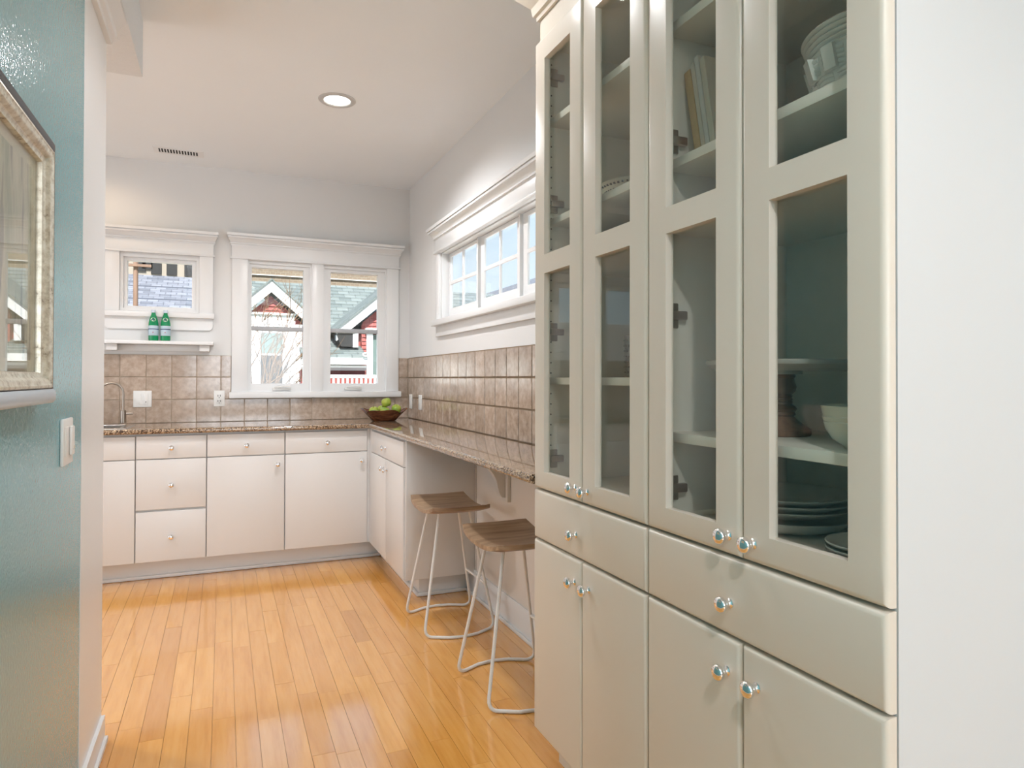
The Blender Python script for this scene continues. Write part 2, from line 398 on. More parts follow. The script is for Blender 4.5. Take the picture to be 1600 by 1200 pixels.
# small window above the shelf
w1 = setting('window_1', 'small single pane window above the narrow shelf at left', 'window', (-.385, WY, 1.8))
tp = .02
bx('casing', 'trim', w1, -.15, -.068, WY-tp, WY, 1.63, 2.02, r=.002); bx('casing', 'trim', w1, -.70, -.62, WY-tp, WY, 1.63, 2.02, r=.002)
bx('header_board', 'trim', w1, -.702, -.066, WY-.022, WY, 2.03, 2.10, r=.002)
MB().box(-.712, -.056, WY-.030, WY, 2.018, 2.030, r=.004).obj('header_bead', 'trim', w1)
rects_y(-.702, -.066, WY-.01, CROWN(2.098)).obj('header_crown', 'trim', w1, 20)
bx('stool', 'trim', w1, -.715, -.058, WY-.05, WY, 1.598, 1.632, r=.006)
MB().prism([(-.70, WY-.018, 1.598), (-.068, WY-.018, 1.598), (-.068, WY-.018, 1.535), (-.085, WY-.018, 1.520), (-.685, WY-.018, 1.520), (-.70, WY-.018, 1.535)], (0, .018, 0)).obj('apron', 'trim', w1)
MB().cells([-.62, -.60, -.17, -.15], [1.637, 1.655, 1.99, 2.006], {(1, 1)}, XZ(WY), .0, .15).obj('jamb', 'trim', w1)
MB().cells([-.602, -.578, -.198, -.168], [1.652, 1.672, 1.966, 1.992], {(1, 1)}, XZ(WY), .02, .06, r=.003, both=True).obj('sash', 'trim', w1)
pane(w1, -.579, -.197, 1.671, 1.967, WY+.042)
for nm, x0, x1, lab in (('window_4', -1.11, -.73, 'small single pane window left of the bottles, seen only in the cabinet glass'), ('window_5', -1.60, -1.13, 'small single pane window farthest left on the back wall, seen only in the cabinet glass')):
    w4 = setting(nm, lab, 'window', ((x0+x1)/2, WY, 1.8))
    MB().cells([x0, x0+.045, x1-.045, x1], [1.637, 1.672, 1.966, 2.006], {(1, 1)}, XZ(WY), .02, .06, r=.003, both=True).obj('sash', 'trim', w4)
    pane(w4, x0+.044, x1-.044, 1.671, 1.967, WY+.042)
# double window
w2 = setting('window_2', 'double casement window with one bar across each sash above the counter', 'window', (.635, WY, 1.55))
for x0, x1 in ((.051, .152), (.579, .659), (1.118, 1.208)): bx('casing', 'trim', w2, x0, x1, WY-tp, WY+(.15 if x0 == .579 else 0), 1.105, 2.02, r=.002)
bx('header_board', 'trim', w2, .049, 1.21, WY-.022, WY, 2.03, 2.11, r=.002)
MB().box(.037, 1.222, WY-.030, WY, 2.018, 2.030, r=.004).obj('header_bead', 'trim', w2)
rects_y(.049, 1.21, WY-.01, CROWN(2.108)).obj('header_crown', 'trim', w2, 20)
bx('stool', 'trim', w2, .037, 1.222, WY-.055, WY+.03, 1.062, 1.105, r=.006)
for x0, x1, g0, g1 in ((.152, .579, .179, .524), (.659, 1.118, .715, 1.058)):
    MB().cells([x0, x0+.010, x1-.010, x1], [1.105, 1.115, 1.995, 2.01], {(1, 1)}, XZ(WY), .0, .15).obj('jamb', 'trim', w2)
    s = MB().cells([x0+.006, g0, g1, x1-.006], [1.112, 1.163, 1.970, 1.998], {(1, 1)}, XZ(WY), .015, .06, r=.004, both=True).obj('sash', 'trim', w2)
    bx('meeting_bar', 'greybar', s, g0, g1, WY+.022, WY+.05, 1.533, 1.563, r=.003)
    pane(s, g0-.001, g1+.001, 1.162, 1.548, WY+.044); pane(s, g0-.001, g1+.001, 1.548, 1.971, WY+.044)
    xm = g0+(.20 if x0 < .5 else .16)
    c = MB().box(xm-.062, xm+.062, WY-.016, WY+.014, 1.116, 1.132, r=.004); c.tube([(xm-.05, WY-.02, 1.136), (xm, WY-.03, 1.143), (xm+.055, WY-.03, 1.140)], .0055)
    c.obj('crank_handle', 'plastic', w2)
# high strip window on the right wall
w3 = setting('window_3', 'high strip window of small square panes on the right wall', 'window', (WX, 3.3, 1.8))
bx('casing', 'trim', w3, WX-tp, WX, 4.19, 4.262, 1.575, 2.02, r=.002); bx('casing', 'trim', w3, WX-tp, WX, 2.35, 2.42, 1.575, 2.02, r=.002)
bx('header_board', 'trim', w3, WX-.022, WX, 2.348, 4.264, 2.03, 2.10, r=.002)
MB().box(WX-.035, WX, 2.338, 4.275, 2.012, 2.030, r=.005).obj('header_bead', 'trim', w3)
rects_x(2.348, 4.264, WX-.01, CROWN(2.098)).obj('header_crown', 'trim', w3, 20)
bx('stool', 'trim', w3, WX-.05, WX+.05, 2.335, 4.275, 1.540, 1.578, r=.006)
bx('apron', 'trim', w3, WX-.018, WX, 2.35, 4.262, 1.472, 1.540, r=.003)
MB().cells([2.42, 2.435, 4.180, 4.19], [1.578, 1.59, 2.006, 2.018], {(1, 1)}, YZ(WX), .0, .075).obj('jamb', 'trim', w3)
yy = 4.180
for k in range(3):
    a, b = yy-.575, yy-.005
    g0, g1 = a+.055, b-.030 if k == 0 else b-.055
    gm = (g0+g1)/2
    s = MB().cells([a, g0, gm-.010, gm+.010, g1, b], [1.592, 1.650, 1.804, 1.824, 1.983, 2.004], {(1, 1), (1, 3), (3, 1), (3, 3)}, YZ(WX), .045, .057, r=.002, both=True).obj('sash', 'trim', w3)
    for q0, q1 in ((g0, gm-.01), (gm+.01, g1)):
        for z0, z1 in ((1.65, 1.804), (1.824, 1.983)): bx('pane', 'glass', s, WX+.051, WX+.054, q0-.002, q1+.002, z0-.002, z1+.002)
    if k < 2: bx('mullion', 'trim', w3, WX+.03, WX+.058, a-.012, a, 1.59, 2.006)
    yy -= .587
# floating shelf under the small window
sh = thing('wall_shelf', 'narrow white shelf on small block brackets under the small window', 'shelf', (-.4, WY, 1.42))
bx('shelf_board', 'trim', sh, -.76, -.062, WY-.115, WY, 1.418, 1.440, r=.003)
bx('back_rail', 'trim', sh, -.74, -.085, WY-.014, WY, 1.375, 1.418, r=.002)
for x0 in (-.684, -.147): bx('bracket', 'trim', sh, x0, x0+.062, WY-.085, WY-.014, 1.376, 1.418, r=.003)

# ------------------------------------------------------------------ tile backsplash
TZ = [.9035, 1.058, 1.2065, 1.353]
g = MB()
for a in ((-1.66, .05, 1.353), (.05, 1.209, 1.060), (1.209, 1.293, 1.353)): g.box(a[0], a[1], WY-.007, WY, .90, a[2])
g.obj('grout_bed', 'grout', wall_back, 0)
tunit = mesh_of(MB().box(-.5, .5, -.5, .5, -.5, .5, r=.02, seg=2), 'tile', 'tile')
def btile(x0, x1, z0, z1):
    share('tile', tunit, wall_back, ((x0+x1)/2, WY-.007, (z0+z1)/2), scale=(x1-x0-.005, .010, z1-z0-.005))
for c in range(-11, 9):
    x0, x1 = -.015+.1497*c, -.015+.1497*(c+1)
    for r in range(3):
        z0, z1 = TZ[r], TZ[r+1]
        if r == 0: btile(x0, min(x1, 1.283), z0, z1)
        else:
            if x0 < .05: btile(x0, min(x1, .049), z0, z1)
            elif x1 > 1.215: btile(max(x0, 1.212), min(x1, 1.283), z0, z1)
g = MB().box(WX-.007, WX, 1.9, WY-.007, .90, 1.355).obj('grout_bed', 'grout2', wall_right, 0)
y1 = 4.997
c = 0
ys = [4.997, 4.862, 4.717, 4.567, 4.418, 4.27, 4.12, 3.97, 3.822, 3.672, 3.522, 3.373, 3.223, 3.073, 2.923, 2.773, 2.623, 2.473, 2.323, 2.173, 2.023, 1.905]
for a, b in zip(ys, ys[1:]):
    for r in range(3):
        share('tile', tunit, wall_right, (WX-.007, (a+b)/2, (TZ[r]+TZ[r+1])/2), scale=(.010, a-b-.011, TZ[r+1]-TZ[r]-.010))

# ------------------------------------------------------------------ wall plates
def plate(name, label, cat, x0, x1, z0, z1, wall='back', kind='switch', group=None):
    cx, cz = (x0+x1)/2, (z0+z1)/2
    mp = (lambda a0, a1, d0, d1, b0, b1: (a0, a1, WY-.012-d1, WY-.012-d0, b0, b1)) if wall == 'back' else (lambda a0, a1, d0, d1, b0, b1: (WX-.012-d1, WX-.012-d0, a0, a1, b0, b1))
    t = thing(name, label, cat, (cx, WY-.012, cz) if wall == 'back' else (WX-.012, cx, cz), group)
    bx('plate', 'plastic', t, *mp(x0, x1, 0, .006, z0, z1), r=.0025)
    return t, mp
t, mp = plate('light_switch', 'white double switch plate beside the faucet on the back wall', 'switch', -.536, -.430, 1.010, 1.116)
bx('rocker', 'plastic', t, *mp(-.522, -.492, .006, .009, 1.028, 1.098), r=.001)
b = bx('rocker', 'plastic', t, *mp(-.478, -.450, .006, .010, 1.028, 1.098), r=.001)
bx('indicator', 'dark', b, *mp(-.4665, -.4605, .010, .0105, 1.040, 1.046))
t, mp = plate('wall_outlet', 'white double outlet on the back wall left of the double window', 'outlet', -.058, .009, 1.008, 1.116)
bx('socket_insert', 'plastic', t, *mp(-.043, -.006, .006, .008, 1.026, 1.098), r=.001)
for zc in (1.044, 1.080):
    for dx in (-.008, .006): bx('socket_slot', 'dark', t, *mp(-.0245+dx-.0015, -.0245+dx+.0025, .008, .0085, zc-.006, zc+.007))
    bx('socket_hole', 'dark', t, *mp(-.0275, -.0215, .008, .0085, zc-.015, zc-.010))
for y0, lab in ((4.866, 'white outlet plate on the tiled right wall, nearest the room corner'), (4.605, 'white outlet plate on the tiled right wall, farther from the room corner')):
    t, mp = plate('wall_outlet', lab, 'outlet', y0, y0+.075, .977, 1.084, 'right', group='outlet plates on the tiled right wall')
    bx('socket_insert', 'plastic', t, *mp(y0+.019, y0+.056, .006, .009, .995, 1.066), r=.001)
t = thing('dimmer_switch', 'white dimmer switch plate on the teal wall under the picture frame', 'switch', (LX, 2.0, 1.04))
bx('plate', 'plastic', t, LX, LX+.008, 1.945, 2.058, .982, 1.098, r=.003)
bx('blank_insert', 'plastic', t, LX+.008, LX+.010, 1.960, 1.992, 1.004, 1.078, r=.001)
bx('slider', 'plastic', t, LX+.008, LX+.015, 2.010, 2.042, 1.004, 1.078, r=.003)
bx('lever', 'frame', t, LX+.015, LX+.0165, 2.030, 2.036, 1.02, 1.028)

# ------------------------------------------------------------------ cabinet hardware
KN = MB().lathe([(0, 0), (.0095, 0), (.0095, .002), (.0062, .005), (.0052, .011), (.0075, .015), (.0135, .018), (.0158, .0225), (.0150, .027), (.011, .0305), (.005, .0322), (0, .0325)], n=20, axis='x')
KN = mesh_of(KN, 'knob', 'chrome')
def knob(parent, x, y, z, face='x'):
    return share('knob', KN, parent, (x, y, z), (0, 0, 0) if face == 'x' else (0, 0, PI/2))
hg = MB().box(0, .004, -.012, .012, -.028, .028, r=.0015).box(.004, .016, -.009, .009, -.012, .012, r=.002)
HG = MB()
HG.box(-.012, .012, -.005, 0, -.028, .028, r=.002); HG.box(-.014, .030, -.016, -.003, -.010, .010, r=.003); HG.box(-.030, -.010, -.014, -.004, -.008, .008, r=.002)
HG = mesh_of(HG, 'hinge', 'nickel')

# ------------------------------------------------------------------ base cabinets
FY, FX = 4.45, .885
def slab(name, u0, u1, z0, z1, parent, face, mat='cabw', r=.004):
    if face == 'y': return MB().cells([u0, u1], [z0, z1], set(), XZ(FY), 0, .020, r=r, seg=2).obj(name, mat, parent)
    return MB().cells([u0, u1], [z0, z1], set(), YZ(FX), 0, .020, r=r, seg=2).obj(name, mat, parent)
def base_cab(label, u0, u1, face, drawers, doors, end=False):
    gp = .0022
    if face == 'y':
        t = thing('base_cabinet', label, 'cabinet', ((u0+u1)/2, FY+.3, 0), 'base cabinets under the granite counter')
        cb = MB().box(u0, u1, FY+.021, WY-.014, .125, .74 if u0 == -.858 else .873)
        if u0 == -.858: cb.box(u0, u1, FY+.021, FY+.04, .74, .873).box(u1-.018, u1, FY+.04, WY-.014, .74, .873)
        cb.obj('cabinet_body', 'cabw', t)
    else:
        t = thing('base_cabinet', label, 'cabinet', (FX+.2, (u0+u1)/2, 0), 'base cabinets under the granite counter')
        bx('cabinet_body', 'cabw', t, FX+.021, WX-.014, u0, u1, .125, .873)
    for (a, b, z0, z1, kn) in drawers:
        d = slab('drawer_front' if kn else 'false_front', a+gp, b-gp, z0+gp, z1-gp, t, face)
        if kn: knob(d, (a+b)/2 if face == 'y' else FX, FY if face == 'y' else (a+b)/2, (z0+z1)/2-.005, face)
    for (a, b, z0, z1, ku, kz) in doors:
        d = slab('door', a+gp, b-gp, z0+gp, z1-gp, t, face)
        if ku is not None: knob(d, ku if face == 'y' else FX, FY if face == 'y' else ku, kz, face)
    return t
Z0, Z1, Z2, Z3 = .125, .724, .862, .424
base_cab('white sink base cabinet under the faucet, cut off by the white wall end', -.858, -.4655, 'y', [(-.858, -.4655, Z1, Z2, False)], [(-.858, -.4655, Z0, Z1, -.82, .66)])
base_cab('white cabinet left of the sink base, seen only in the cabinet glass', -1.48, -.859, 'y', [(-1.48, -.859, Z1, Z2, True)], [(-1.48, -1.17, Z0, Z1, -1.205, .66), (-1.17, -.859, Z0, Z1, -1.135, .66)])
base_cab('white cabinet with a stack of three drawers', -.4645, -.0895, 'y', [(-.4645, -.0895, Z1, Z2, True), (-.4645, -.0895, Z3+.004, Z1, True), (-.4645, -.0895, Z0, Z3-.004, True)], [])
base_cab('white cabinet of one drawer over one door, beside the three drawer stack', -.0885, .3575, 'y', [(-.0885, .3575, Z1, Z2, True)], [(-.0885, .3575, Z0, Z1, .316, .664)])
base_cab('white cabinet of one drawer over one door, in the inner corner', .3585, .8735, 'y', [(.3585, .8735, Z1, Z2, True)], [(.3585, .8735, Z0, Z1, .834, .666)])
t = base_cab('white shallow cabinet with a drawer over two narrow doors, end panel facing the stools', 3.545, 4.395, 'x', [(3.545, 4.395, Z1, Z2, True)], [(3.545, 3.968, Z0, Z1, 3.925, .664), (3.968, 4.395, Z0, Z1, 4.008, .664)])
bx('end_panel', 'cabw', t, FX+.012, WX-.0085, 3.525, 3.544, .125, .873, r=.002)
t = thing('corner_filler', 'slim white filler strip in the inner corner between the base cabinets', 'filler strip', (.88, FY, 0))
MB().box(.874, .8895, FY+.012, FY+.03, .125, .873).box(.890, .904, 4.396, FY+.012, .125, .873).obj('filler_board', 'cabw', t)
# toe boards with shoe moulding
tb = MB().box(-1.48, 1.0, 4.575, 4.59, 0, .125); tag(tb.obj('baseboard_back', 'trim', None), 'recessed toe board below the back base cabinets', 'toe board', kind='structure')
tag(MB().box(-1.48, .984, 4.557, 4.575, 0, .022, r=.007).obj('trim_4', 'trim', None), 'shoe moulding along the back toe board', 'moulding', kind='structure')
tb = MB().box(1.0, 1.015, 3.652, 4.574, 0, .125).box(1.0, WX-.014, 3.638, 3.652, 0, .125)
tag(tb.obj('baseboard_corner', 'trim', None), 'toe board around the shallow corner cabinet', 'toe board', kind='structure')
tb = MB().box(.983, 1.0, 3.622, 4.556, 0, .020, r=.006).box(.983, WX-.016, 3.620, 3.638, 0, .020, r=.006)
tag(tb.obj('trim_5', 'trim', None), 'shoe moulding around the shallow corner cabinet', 'moulding', kind='structure')
br = MB().box(WX-.014, WX, 1.91, 3.62, 0, .142, r=.002).box(WX-.026, WX-.013, 1.91, 3.62, 0, .018, r=.004)
tag(br.obj('baseboard_right', 'trim', None), 'white baseboard on the right wall below the desk counter', 'baseboard', kind='structure')
br = MB().box(WX-.008, WX, 1.91, 3.524, .1425, .873)
tag(br.obj('trim_6', 'panel', None), 'cream panelling on the wall below the desk counter', 'panelling', kind='structure')

# ------------------------------------------------------------------ countertop, corbel
CT = .9035
ct = thing('countertop', 'polished brown speckled granite counter turning the corner', 'countertop', (.5, 4.6, CT))
us = [-1.5, -.83, -.545, .874, 1.284]; vs = [1.905, 4.418, 4.505, 4.835, WY-.012]
holes = {(i, 0) for i in range(3)} | {(1, 2)}
m2 = MB(); m2.cells(us, vs, holes, lambda u, v, d: (u, v, CT-d), 0, .030)
es = [e for e in m2.bm.edges if all(abs(v.co.y-4.418) < 1e-5 and v.co.x < .8741 for v in e.verts) and abs(e.verts[0].co.z-e.verts[1].co.z) < 1e-5]
es += [e for e in m2.bm.edges if all(abs(v.co.x-.874) < 1e-5 and v.co.y < 4.4181 for v in e.verts)  and abs(e.verts[0].co.z-e.verts[1].co.z) < 1e-5]
bmesh.ops.bevel(m2.bm, geom=list(set(es)), offset=.012, segments=4, profile=.5, affect='EDGES')
m2.obj('slab', 'granite', ct, 30)
sk = thing('sink', 'drop in sink with a thin rim in the counter below the faucet', 'sink', (-.69, 4.66, CT))
MB().cells([-.853, -.822, -.556, -.512], [4.440, 4.512, 4.828, 4.905], {(1, 1)}, lambda u, v, d: (u, v, CT+.006-d), 0, .0055, r=.003, both=True).obj('rim', 'steel', sk)
s = MB()
for a in ((-.826, -.820, 4.510, 4.830), (-.557, -.551, 4.510, 4.830), (-.826, -.551, 4.510, 4.516), (-.826, -.551, 4.824, 4.830)): s.box(*a, .76, CT+.0005)
s.box(-.826, -.551, 4.510, 4.830, .755, .761); s.obj('basin', 'steel', sk)
fa = thing('faucet', 'tall gooseneck chrome faucet with a side lever at the sink', 'faucet', (-.575, 4.852, CT+.006))
X, Y0 = -.575, 4.852
MB().lathe([(.022, 0), (.022, .004), (.017, .008), (.017, .085), (.013, .09)], (X, Y0, CT+.006), 20).obj('faucet_body', 'nickel', fa)
arc = [(X, Y0, CT+.09), (X, Y0, 1.09)]+[(X-.065+.065*math.cos(a*PI/10), Y0-.01*a/10, 1.105+.062*math.sin(a*PI/10)) for a in range(0, 10)]+[(X-.130, Y0-.012, 1.07)]
MB().tube(arc, .0065, 12).obj('spout', 'nickel', fa)
MB().tube([(X+.01, Y0, .975), (X+.055, Y0-.002, .976)], .007, 10).obj('lever', 'nickel', fa)
co = thing('counter_corbel', 'painted scroll bracket holding up the desk counter', 'bracket', (WX-.008, 3.06, .75))
cz = CT-.0305
prof = [(1.268, cz), (1.268, .619), (1.25, .623), (1.238, .641), (1.229, .672), (1.222, .705), (1.206, .737), (1.184, .766), (1.15, .795), (1.10, .818), (1.03, .835), (1.0, .845), (1.0, cz)]
MB().prism([(a, 3.045, b) for a, b in prof], (0, .04, 0)).obj('scroll', 'panel', co)
bx('back_strip', 'panel', co, 1.268, WX-.0085, 3.02, 3.11, .60, cz, r=.002)
tag(bx('trim_7', 'grout2', None, WX-.0095, WX-.008, 3.503, 3.5048, .145, .863), 'thin dark joint in the panelling behind the stools', 'joint', kind='structure')

# ------------------------------------------------------------------ tall display cabinets
PW = [.92, 1.517, 1.574, 2.168]
def tall(label, y0, y1, shelf_lo):
    t = thing('display_cabinet', label, 'cabinet', (1.1, (y0+y1)/2, 0), 'tall glass fronted cabinets along the right side')
    xb, xf = WX-.001, .907
    ym = (y0+y1)/2
    yl = y0+.0181 if y0 < 1 else y0
    MB().box(xf, xb, yl, y1, .125, .866).box(.975, xb, yl, y1, 0, .125).obj('lower_body', 'cab', t)
    for a, b in ((y0, y0+.018), (y1-.018, y1)):
        sp = bx('side_panel', 'inside' if not (a == y0 and y0 < 1) else 'sidepanel', t, xf, xb, a, b, 0 if a == y0 and y0 < 1 else .866, 2.45)
    bx('back_panel', 'inside', t, xb-.008, xb, y0+.018, y1-.018, .866, 2.45)
    bx('bottom_panel', 'inside', t, xf, xb-.008, y0+.018, y1-.018, .866, .884)
    bx('fixed_shelf', 'inside', t, xf+.003, xb-.008, y0+.018, y1-.018, 1.530, 1.560)
    bx('top_panel', 'inside', t, xf, xb-.008, y0+.018, y1-.018, 2.225, 2.245)
    for z in (1.985, 1.675, shelf_lo): bx('shelf', 'inside', t, .928, xb-.009, y0+.019, y1-.019, z-.002, z+.019, r=.001)
    bx('frieze', 'cab', t, xf-.002, xf+.015, y0, y1, 2.245, 2.45)
    for ys_, sgn in ((y1-.018, 1), (y0+.018, -1)):
        p = MB(); z = .93
        while z < 2.2:
            for xx in (.935, 1.235):
                p.lathe([(.0025, 0), (.0025, .0008), (0, .0008)], (0, 0, 0), 6)
                vs_ = p.bm.verts[:] if False else list(p.bm.verts)[-13:]
                for v in vs_:
                    c0 = v.co.copy(); v.co = Vector((xx+c0.x, ys_-sgn*c0.z, z+c0.y))
            z += .032
        tag(p.obj('shelf_pin_holes', 'dark', t, 0), kind='stuff')
    g = .0018
    for side, (a, b) in enumerate(((ym, y1), (y0, ym))):
        a += g; b -= g
        d = MB().cells([a, a+.066, b-.070, b], [.8665, PW[0], PW[1], PW[2-0] if False else PW[2], PW[3], 2.238], {(1, 1), (1, 3)}, YZ(FX), 0, .020, r=.011, seg=4).obj('glass_door', 'cab', t)
        for z0, z1 in ((PW[0], PW[1]), (PW[2], PW[3])):
            bx('glass_pane', 'cabglass', d, FX+.0155, FX+.0185, a+.065, b-.069, z0-.001, z1+.001)
        knob(d, FX, a+.030 if side == 0 else b-.032, .9035 if side == 0 else .902)
        hy = y1-.018 if side == 0 else None
        if side == 0:
            for hz in ((2.138, 1.743, 1.345, .953)): share('hinge', HG, d, (.944, hy, hz))
        else:
            for hz in ((2.138, 1.743, 1.345, .953)): share('hinge', HG, d, (.944, y0+.018, hz), scale=(1, -1, 1))
        l = MB().cells([a, b], [.127, .7085], set(), YZ(FX), 0, .020, r=.011, seg=4).obj('lower_door', 'cab', t)
        knob(l, FX, a+.034 if side == 0 else b-.040, .646)
    dr = MB().cells([y0+g, y1-g], [.7130, .8615], set(), YZ(FX), 0, .020, r=.011, seg=4).obj('drawer_front', 'cab', t)
    knob(dr, FX, ym+.028, .776)
    return t
tall('tall cream cabinet with glass doors next to the desk counter', 1.293, 1.898, 1.185)
tall('tall cream cabinet with glass doors nearest the white wall at right', .686, 1.291, 1.061)
cm = MB().loft([[(x0, y0, z), (x0, y1, z), (WX, y1, z), (WX, y0, z)] for z, x0, y0, y1 in
    [(z, .903-p, .686, 1.899+p) for z, p in ((2.318, .008), (2.33, .010), (2.334, .018), (2.36, .022), (2.40, .060), (2.406, .064), (2.41, .072), (2.45, .074))]])
# hollow the moulding: only the projecting front and side pieces
cm.bm.free()
cm = MB()
sec = ((2.318, .008), (2.33, .010), (2.334, .018), (2.36, .022), (2.40, .060), (2.406, .064), (2.41, .072), (2.45, .074))
cm.loft([[(.905-p, .686, z), (.905-p, 1.899+p, z), (.9045, 1.899+p, z), (.9045, .686, z)] for z, p in sec])
cm.loft([[(.9046, 1.8985, z), (.9046, 1.899+p, z), (WX-.001, 1.899+p, z), (WX-.001, 1.8985, z)] for z, p in sec])
tag(cm.obj('trim_8', 'cab', None, 20), 'cream crown moulding around the top of the tall cabinets', 'moulding', kind='structure')

# ------------------------------------------------------------------ things in the cabinets
def bowl_prof(r, h, foot, th=.004, n=8, pw=2.2):
    out = [(0, 0), (foot, 0)]
    for k in range(1, n+1):
        q = k/n; out.append((foot+(r-foot)*q**(1/pw), h*q))
    inn = [(rr-th, hh+.001) for rr, hh in out[:1:-1]]
    return out+inn+[(foot-th, th), (0, th)]
def plate_prof(r, th=.0115):
    return [(0, 0), (r*.62, 0), (r*.66, .002), (r*.97, th-.003), (r, th), (r*.985, th+.0016), (r*.7, th-.005), (r*.6, .004), (0, .004)]
z = .8845
o = MB().lathe(bowl_prof(.137, .028, .085, .004, 6, 1.7), (1.115, 1.105, z), 40).obj('serving_bowl', 'ceramic', None)
tag(o, 'white shallow serving bowl at the bottom of the big plate stack', 'bowl')
z += .0155
me = None
for k, lab in enumerate(('white dinner plate, lowest on the shallow bowl', 'white dinner plate in the middle of the big stack', 'white dinner plate on top of the big stack')):
    if me is None:
        me = mesh_of(MB().lathe(plate_prof(.136, .020), (0, 0, 0), 40), 'dinner_plate', 'ceramic')
    o = share('dinner_plate', me, None, (1.115, 1.105, z+.0135+k*.0125)); tag(o, lab, 'plate', 'dinner plates in the big stack')
me = None
z = .8845
for k, lab in enumerate(('small white saucer, bottom one of the low stack', 'small white saucer, second from the bottom of the low stack', 'small white saucer, second from the top of the low stack', 'small white saucer, top one of the low stack')):
    if me is None: me = mesh_of(MB().lathe(plate_prof(.078, .012), (0, 0, 0), 32), 'saucer', 'ceramic')
    o = share('saucer', me, None, (1.010, .806, z+k*.0092)); tag(o, lab, 'plate', 'saucers in the low stack')
# cake stand
zc = 1.0805
cs = thing('cake_stand', 'cake stand with a pale plate on a turned dark wood pedestal', 'cake stand', (1.105, 1.112, zc))
MB().lathe([(0, 0), (.060, 0), (.062, .004), (.061, .014), (.045, .024), (.031, .036), (.027, .041), (.031, .044), (.029, .050), (.034, .056), (.031, .061), (.024, .066), (.025, .070), (.023, .073), (.025, .077), (.023, .080), (.025, .084), (.024, .088), (.031, .095), (.033, .104), (.029, .114), (.028, .122), (.031, .126), (.030, .130), (0, .130)], (1.105, 1.112, zc), 28).obj('pedestal', 'turned', cs)
MB().lathe([(0, .130), (.044, .130), (.045, .138), (0, .138)], (1.105, 1.112, zc), 32).obj('collar', 'marble', cs)
MB().lathe([(0, .138), (.132, .138), (.153, .150), (.155, .155), (.154, .159), (.150, .160), (0, .159)], (1.105, 1.112, zc), 48).obj('plate', 'marble', cs)
o = MB().lathe([(0, 0), (.052, 0), (.055, .004), (.072, .016), (.083, .034), (.0865, .046), (.0855, .048), (.087, .050), (.0885, .055), (.087, .057), (.0895, .068), (.0905, .074), (.087, .075), (.083, .05), (.07, .02), (.05, .008), (0, .007)], (1.030, .815, 1.0805), 40).obj('mixing_bowl', 'cream', None)
tag(o, 'cream ridged bowl on the shelf in front of the cake stand', 'bowl')
# woven ceramic basket bowl
bz = 1.6945
wb = thing('basket_bowl', 'white ceramic bowl moulded like a woven basket', 'bowl', (1.075, .846, bz))
bc = (1.075, .846)
MB().lathe([(0, 0), (.088, 0), (.098, .02), (.108, .05), (.116, .09), (.112, .09), (.102, .05), (.09, .02), (.08, .008), (0, .006)], (*bc, bz), 40).obj('basket_body', 'ceramic', wb)
r_ = MB()
for k in range(5): r_.lathe([(.111+.003*k, .0+.0085*k), (.1155+.003*k, .001+.0085*k), (.118+.003*k, .0045+.0085*k), (.1155+.003*k, .008+.0085*k), (.111+.003*k, .0088+.0085*k)], (*bc, bz+.080), 40)
r_.obj('rim', 'ceramic', wb, 60)
for row in range(2):
    for k in range(12):
        a0 = 2*PI*(k+.5*row)/12; mb = MB(); wide = k % 2 == 0
        for j in range(5):
            zz = .006+row*.036+j*.0072; rr = .0905+.30*zz
            mb.tube([(bc[0]+(rr+.006*math.sin(PI*q/6))*math.cos(a0+q*.42/6), bc[1]+(rr+.006*math.sin(PI*q/6))*math.sin(a0+q*.42/6), bz+zz+.003) for q in range(7)], .0042, 6)
        mb.obj('weave_band', 'ceramic', wb, 60)
for k in range(12):
    a0 = 2*PI*(k+.93)/12
    mb = MB(); rr = lambda zz: .094+.28*zz
    ring = []
    for zz in (.042, .060, .080):
        ring.append([(bc[0]+(rr(zz)+d)*math.cos(a0+da), bc[1]+(rr(zz)+d)*math.sin(a0+da), bz+zz) for d, da in ((.0, -.11), (.011, -.10), (.011, .10), (.0, .11))])
    mb.loft(ring).obj('weave_strap', 'ceramic', wb, 60)
# leaning books
def book(y, h, th, mat, lab, ang, x0=.968, dep=.20):
    t = thing('book', lab, 'book', (x0, y, 1.6945), 'slim volumes leaning in the upper cabinet')
    bx('spine', mat, t, x0, x0+.004, y-th, y, 1.6945, 1.6945+h, r=.0008)
    bx('page_block', 'paper', t, x0+.004, x0+dep-.003, y-th+.002, y-.002, 1.6965, 1.6945+h-.002)
    MB().box(x0+.003, x0+dep, y-.0018, y, 1.6945, 1.6945+h).box(x0+.003, x0+dep, y-th, y-th+.0018, 1.6945, 1.6945+h).obj('cover', mat, t)
    t.rotation_euler = (-ang, 0, 0); t.location.z += th*math.sin(ang)
    return t
book(1.224, .205, .021, 'kraft', 'tan spined book leaning at the left against the cabinet side', .20)
book(1.200, .218, .012, 'paper', 'thin cream book leaning right beside the tan one', .195)
book(1.186, .228, .013, 'ceramic', 'tallest whitish book leaning in the middle of the row', .19)
book(1.171, .216, .016, 'paper', 'cream book leaning at the right end of the row', .185)
